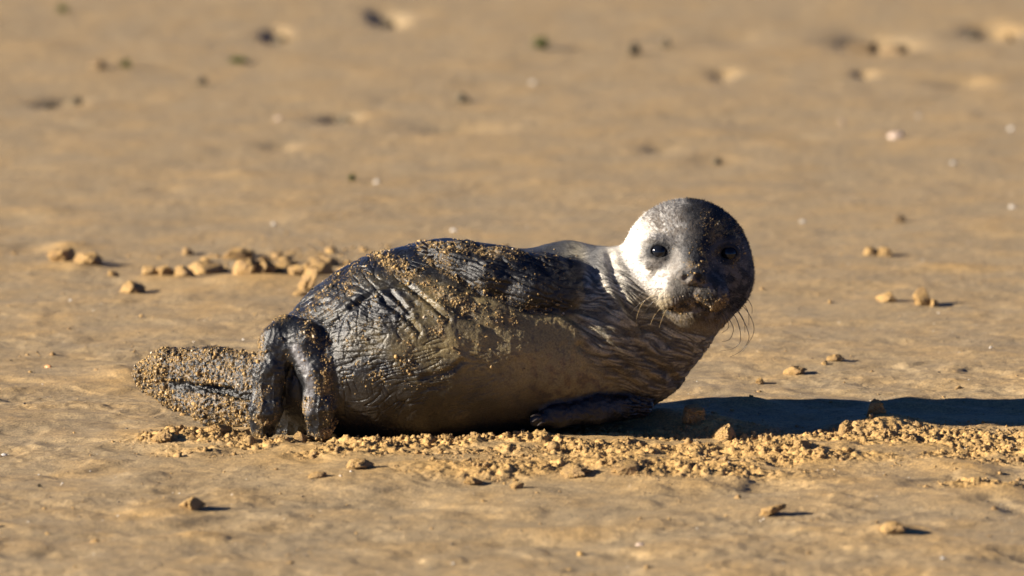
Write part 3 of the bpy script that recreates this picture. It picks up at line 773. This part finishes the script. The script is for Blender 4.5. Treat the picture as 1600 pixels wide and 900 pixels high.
def sand_density():
    u, v = U_, V_; X_, Y_, Z_ = V.T/K
    na = perlin(X_/22, Y_/22, Z_/22, 111); nb = perlin(X_/8, Y_/8, Z_/8, 112); cl = ss(-.05, .45, na + .5*nb)
    f1, f2, fo, be, h_ = fl1, fl2, fore, belly, head
    d = f1*(.08 + .55*cl)*ss(5, 11, RG['slit']) + f1*.35*ss(270, 225, u)
    d = d + f2*(.10*cl + .48*ss(14, 4, seg(u, v, [(478, 512), (505, 540), (514, 590), (516, 680)]))*(.3+cl) + .35*ss(-.1, .3, na)*ss(580, 660, v) + .35*ss(12, 3, seg(u, v, [(406, 560), (406, 500), (440, 493)])))
    b1 = seg(u, v, [(590, 400), (640, 428), (700, 468), (745, 490), (800, 500)]); b2 = seg(u, v, [(655, 385), (690, 425), (740, 447), (770, 462), (850, 488)])
    b3 = seg(u, v, [(650, 470), (685, 500), (700, 520)]); b4 = seg(u, v, [(560, 430), (520, 460), (475, 500)]); b5 = seg(u, v, [(650, 560), (560, 560), (600, 530)])
    d = d + (be+fo*.5)*(.60*ss(22, 4, b1)*(.25+cl) + .55*ss(8, 2, b2)*(.4+cl) + .40*ss(22, 5, b3)*cl + .16*ss(30, 8, b4)*(.3+cl) + .12*ss(60, 20, b5)*cl)
    d = d + be*(.05*ss(.05, .4, na)*ss(860, 700, u) + .005)*ss(620, 560, v)
    d = d + fo*(.02 + .28*cl*ss(800, 700, u) + .45*ss(16, 4, seg(u, v, [(655, 380), (700, 384), (760, 388), (815, 398)]))*(.3+cl))
    d = d + be*.35*ss(16, 6, np.hypot(u-712, v-552))*cl
    fr = ss(1085, 1100, u)*ss(1168, 1155, u)*ss(318, 345, v)*ss(425, 405, v)
    d = d + h_*(.28*fr*cl + .04*fr + .40*ss(26, 8, seg(u, v, [(1150, 350), (1110, 385), (1090, 410)]))*cl + .55*ss(16, 5, seg(u, v, [(1050, 474), (1070, 484), (1110, 474), (1128, 468)]))*(cl+.12)
           + .40*ss(18, 5, seg(u, v, [(1085, 440), (1105, 470), (1130, 500)]))*(cl+.1) + .004)
    d = d*(1-.98*ss(17, 13, np.minimum(np.hypot(u-1030, v-393), np.hypot(u-1139, v-396))))
    return np.clip(d, 0, 1)
DENS = sand_density()
# a damp sand film where the grains cake
film = np.clip((DENS-.12)*1.2, 0, .7)*(1-.6*fl1)*ss(640, 560, V_ - 200*fl2 - 200*fl1)*ss(-.45, .15, perlin(px/3.5, py/3.5, pz/3.5, 114))
colv = colv*(1-film[:, None]) + np.array([.30, .205, .095])*film[:, None]
P_skin = P_skin + N*(film*(.0004 + .0011*np.clip(perlin(px/5, py/5, pz/5, 115) + .3, 0, 1)))[:, None]
wet = (1-film)*np.clip(fl2 + flip*.7 + belly*ss(820, 620, U_)*.8 + belly*.35 + neck*.3, 0, 1)*(1-head*.9)

def skin_mat():
    m = Mat("seal_coat")
    tc = m.n("ShaderNodeTexCoord").outputs["Object"]
    at = m.n("ShaderNodeAttribute", attribute_name="Col").outputs["Color"]
    wt = m.n("ShaderNodeAttribute", attribute_name="wet").outputs["Fac"]
    n1 = m.noise(tc, 420, 4, .65); n2 = m.noise(tc, 1100, 2, .6)
    g = m.ramp(n1, [(0.32, (0.62, 0.60, 0.58)), (0.5, (1, 1, 1)), (0.7, (1.35, 1.33, 1.28))])
    m.l(m.mix(1.0, at, g, 'MULTIPLY'), m.b.inputs["Base Color"])
    mr = m.n("ShaderNodeMapRange"); mr.inputs["To Min"].default_value = .62; mr.inputs["To Max"].default_value = .29
    m.l(wt, mr.inputs["Value"]); m.l(mr.outputs[0], m.b.inputs["Roughness"])
    m.b.inputs["Specular IOR Level"].default_value = .5
    nm = m.bump(n1, .7, .0024)
    ms = m.n("ShaderNodeMapRange"); ms.inputs["To Min"].default_value = .8; ms.inputs["To Max"].default_value = .42
    m.l(wt, ms.inputs["Value"]); m.l(ms.outputs[0], nm.node.inputs["Strength"])
    nm = m.bump(n2, .35, .0008, nm); m.l(nm, m.b.inputs["Normal"])
    return m.m
M_SKIN = skin_mat()
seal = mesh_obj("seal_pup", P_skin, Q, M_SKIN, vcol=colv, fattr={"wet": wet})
tag(seal, "wet sand-caked young seal lying on its side with its pale face turned forward", "seal")

# eyeballs
def eye_mat():
    m = Mat("eye"); m.b.inputs["Base Color"].default_value = (.006, .007, .010, 1); m.b.inputs["Specular IOR Level"].default_value = 0
    g = m.n("ShaderNodeBsdfGlossy"); g.inputs["Roughness"].default_value = .08; g.inputs["Color"].default_value = (1, 1, 1, 1)
    x_ = m.n("ShaderNodeMixShader"); x_.inputs[0].default_value = .032
    m.l(m.b.outputs[0], x_.inputs[1]); m.l(g.outputs[0], x_.inputs[2]); m.l(x_.outputs[0], m.t.nodes["Material Output"].inputs["Surface"])
    return m.m
M_EYE = eye_mat()
for (u, v, yy, r) in EYES:
    Ve, Fe = ICO4; mesh_obj("eye", Ve*(r*K*1.0) + WS(u, v, yy), Fe, M_EYE, seal)

# ---- points on the skin, facing out
tri_a = P_skin[Q[:, 1]]-P_skin[Q[:, 0]]; tri_b = P_skin[Q[:, 3]]-P_skin[Q[:, 0]]
area = np.linalg.norm(np.cross(tri_a, tri_b), axis=1); cum = np.cumsum(area); cum /= cum[-1]
def sample(n, seed):
    r = np.random.default_rng(seed); f = np.searchsorted(cum, r.random(n)); f = np.minimum(f, len(Q)-1)
    a, b = r.random(n)[:, None], r.random(n)[:, None]
    q = Q[f]
    p = P_skin[q[:, 0]]*(1-a)*(1-b) + P_skin[q[:, 1]]*a*(1-b) + P_skin[q[:, 2]]*a*b + P_skin[q[:, 3]]*(1-a)*b
    return p, N[q[:, 0]], q[:, 0], r

# ---- sand stuck to the coat
def stuck():
    global DENS
    n = 900000; p, nn, vi, r = sample(n, 11); u, v = U_[vi], V_[vi]
    h_ = head[vi]; f1 = fl1[vi]
    k = r.random(n) < DENS[vi]*.85
    p, nn = p[k], nn[k]
    clump = .75 + .9*ss(.0, .5, perlin(p[:, 0]/K/6, p[:, 1]/K/6, p[:, 2]/K/6, 113))
    R = .00040*clump*(1/np.maximum(r.random(len(p)), .012))**.34; R = np.where(f1[k] > .5, R*1.1, R)
    R = np.where(h_[k] > .5, R*.85, R)
    c1 = np.array([.46, .30, .115]); c2 = np.array([.22, .15, .07]); c3_ = np.array([.60, .50, .36]); c4 = np.array([.03, .026, .02])
    t = r.random(len(p))[:, None]**.7; col = c1*(1-t) + c2*t; q = r.random(len(p)); col[q > .97] = c3_; col[q < .22] = c4
    print("grains", len(p))
    m = Mat("sand_grains"); a = m.n("ShaderNodeAttribute", attribute_name="Col").outputs["Color"]; m.l(a, m.b.inputs["Base Color"]); m.b.inputs["Roughness"].default_value = .7
    m.b.inputs["Specular IOR Level"].default_value = .25
    o = lump_cloud("clinging_sand", p + nn*R[:, None]*.2, R, m.m, 12, base=ICO1, parent=seal, flat=1.0, jitter=.42, vcol=col)
    o["kind"] = "stuff"
stuck()

# ---- short coat hair on head, neck and shoulder
def fur():
    n = 150000; p, nn, vi, r = sample(n, 21); u, v = U_[vi], V_[vi]
    w = head[vi]*ss(30, 40, np.hypot(u-1081, (v-450)*1.1))*.9 + neck[vi]*.7 + .6*ss(850, 880, u)*ss(430, 400, v) + .10*fore[vi] + .3*head[vi]*ss(22, 34, np.hypot((u-1081)*.8, v-434))*ss(4, 10, seg(u, v, [(1040, 488), (1058, 481), (1081, 470), (1104, 481), (1122, 487)]))
    e = np.minimum(np.hypot((u-1030)/19, (v-393)/15), np.hypot((u-1139)/19, (v-396)/15))
    k = (r.random(n) < w) & (e > 1.0); p, nn, vi, u, v = p[k], nn[k], vi[k], u[k], v[k]; n = len(p)
    hd = head[vi][:, None]
    nose = WS(1081, 430, -.24); d1 = p-nose; d1 /= np.linalg.norm(d1, axis=1)[:, None]; d1[:, 2] -= .35
    d2 = np.tile(np.array([-.85, .1, -.35]), (n, 1)) + .3*np.stack([perlin(p[:, 0]*30, p[:, 1]*30, p[:, 2]*30, s) for s in (121, 122, 123)], 1)
    fl = d1*hd + d2*(1-hd); fl -= nn*(fl*nn).sum(1)[:, None]; fl /= np.linalg.norm(fl, axis=1)[:, None] + 1e-6
    fl += r.normal(0, .16, (n, 3))
    L = (.0062*hd[:, 0] + .0052*(1-hd[:, 0]))*r.uniform(.6, 1.35, n)
    L = L*(1-.55*ss(60, 35, np.hypot(u-1081, v-440)))
    s = np.cross(fl, nn); s /= np.linalg.norm(s, axis=1)[:, None] + 1e-6; wd = .00019
    Lc = L[:, None]
    a0 = p; a1 = p + fl*Lc*.5 + nn*Lc*.24; a2 = p + fl*Lc + nn*Lc*.20
    V = np.stack([a0-s*wd, a0+s*wd, a1-s*wd*.8, a1+s*wd*.8, a2], 1).reshape(-1, 3)
    b = np.arange(n)*5
    T = np.concatenate([np.stack([b, b+1, b+3], 1), np.stack([b, b+3, b+2], 1), np.stack([b+2, b+3, b+4], 1)])
    c = colv[vi]*r.uniform(.45, 1.6, (n, 1)) + .003
    m = Mat("coat_hair"); a = m.n("ShaderNodeAttribute", attribute_name="Col").outputs["Color"]; m.l(a, m.b.inputs["Base Color"]); m.b.inputs["Roughness"].default_value = .7; m.b.inputs["Specular IOR Level"].default_value = .15
    o = mesh_obj("fur", V, T, m.m, seal, vcol=np.repeat(c, 5, axis=0)); o["kind"] = "stuff"
    print("hairs", n)
fur()

# ---- whiskers, claws
def tube(name, pts, r0, r1, mat, parent, n=6, sub=10):
    pts = np.array(pts); P = []
    m = len(pts)
    ts = np.linspace(0, m-1, (m-1)*sub+1)
    def cr(t):
        i = min(int(t), m-2); f = t-i; p0, p1, p2, p3 = pts[max(i-1, 0)], pts[i], pts[i+1], pts[min(i+2, m-1)]
        return .5*((2*p1) + (p2-p0)*f + (2*p0-5*p1+4*p2-p3)*f*f + (3*p1-p0-3*p2+p3)*f**3)
    C = np.array([cr(t) for t in ts]); Vv = []; 
    for i, c in enumerate(C):
        d = C[min(i+1, len(C)-1)]-C[max(i-1, 0)]; d /= np.linalg.norm(d)+1e-9
        a = np.cross(d, [0, 1, .3]); a /= np.linalg.norm(a)+1e-9; b = np.cross(d, a); r = r0 + (r1-r0)*i/(len(C)-1)
        for j in range(n): Vv.append(c + r*(a*math.cos(6.2832*j/n) + b*math.sin(6.2832*j/n)))
    Fc = [[i*n+j, i*n+(j+1) % n, (i+1)*n+(j+1) % n, (i+1)*n+j] for i in range(len(C)-1) for j in range(n)]
    Fc += [list(range(n))[::-1], [(len(C)-1)*n+j for j in range(n)]]
    return mesh_obj(name, np.array(Vv), Fc, mat, parent)
mw = Mat("whisker"); mw.b.inputs["Base Color"].default_value = (.020, .015, .010, 1); mw.b.inputs["Roughness"].default_value = .35
mp = Mat("pale_whisker"); mp.b.inputs["Base Color"].default_value = (.30, .22, .11, 1); mp.b.inputs["Roughness"].default_value = .35
WR = [
 [(1138, 462), (1162, 463), (1174, 477), (1175, 490)],
 [(1136, 466), (1160, 478), (1175, 500), (1177, 522), (1160, 550)],
 [(1134, 470), (1152, 486), (1166, 510), (1170, 530), (1158, 548), (1140, 558)],
 [(1130, 476), (1148, 494), (1156, 515), (1156, 535), (1144, 545), (1126, 548)],
 [(1134, 464), (1158, 472), (1169, 488), (1170, 508)],
 [(1126, 482), (1140, 500), (1146, 515), (1140, 530), (1128, 534)],
 [(1128, 480), (1136, 500), (1138, 512), (1128, 520)],
 [(1136, 472), (1150, 482), (1162, 500), (1164, 520)],
 [(1122, 486), (1132, 500), (1130, 512)],
]
for q, w_ in enumerate(WR):
    n = len(w_); tube("whisker", [WS(a, b, -.205 + .015*i/n + .006*(q % 3)) for i, (a, b) in enumerate(w_)],   .00062, .00026, mw.m, seal)
WL = [
 [(1042, 452), (1015, 452), (998, 462), (986, 482), (985, 496)],
 [(1044, 458), (1020, 462), (1004, 474), (996, 492), (994, 508)],
 [(1046, 464), (1024, 470), (1010, 484), (1004, 502), (1000, 514)],
 [(1050, 470), (1034, 480), (1022, 494), (1016, 508)],
 [(1044, 460), (1010, 468), (992, 482), (980, 500)],
 [(1054, 474), (1040, 486), (1034, 500), (1030, 512)],
]
for q, w_ in enumerate(WL):
    n = len(w_); tube("whisker", [WS(a, b, -.225 + .030*i/n + .003*(q % 2)) for i, (a, b) in enumerate(w_)], .00045, .00020, mp.m if q % 2 else mw.m, seal)
WB = [[(1046, 368), (1040, 356), (1030, 350)], [(1040, 366), (1030, 356), (1020, 353)]]
for w_ in WB: tube("brow_whisker", [WS(a, b, -.198 - .002*i) for i, (a, b) in enumerate(w_)], .0003, .00015, mp.m, seal)
mc = Mat("claw"); mc.b.inputs["Base Color"].default_value = (.06, .05, .042, 1); mc.b.inputs["Roughness"].default_value = .3
for q, (a, b, c, d) in enumerate([(668, 384, 654, 378), (666, 389, 651, 387), (668, 395, 654, 397), (676, 401, 662, 407)]):
    tube("claw", [WS(a, b, -.182), WS((a+c)/2-1, (b+d)/2-2, -.192), WS(c, d, -.190)], .0024, .0006, mc.m, seal)
for q, (a, b, c, d) in enumerate([(842, 640, 828, 642), (846, 645, 830, 650), (852, 650, 838, 656)]):
    tube("claw", [WS(a+2, b+9, -.215), WS((a+c)/2+2, (b+d)/2+7, -.225), WS(c+2, d+9, -.227)], .0022, .0006, mc.m, seal)
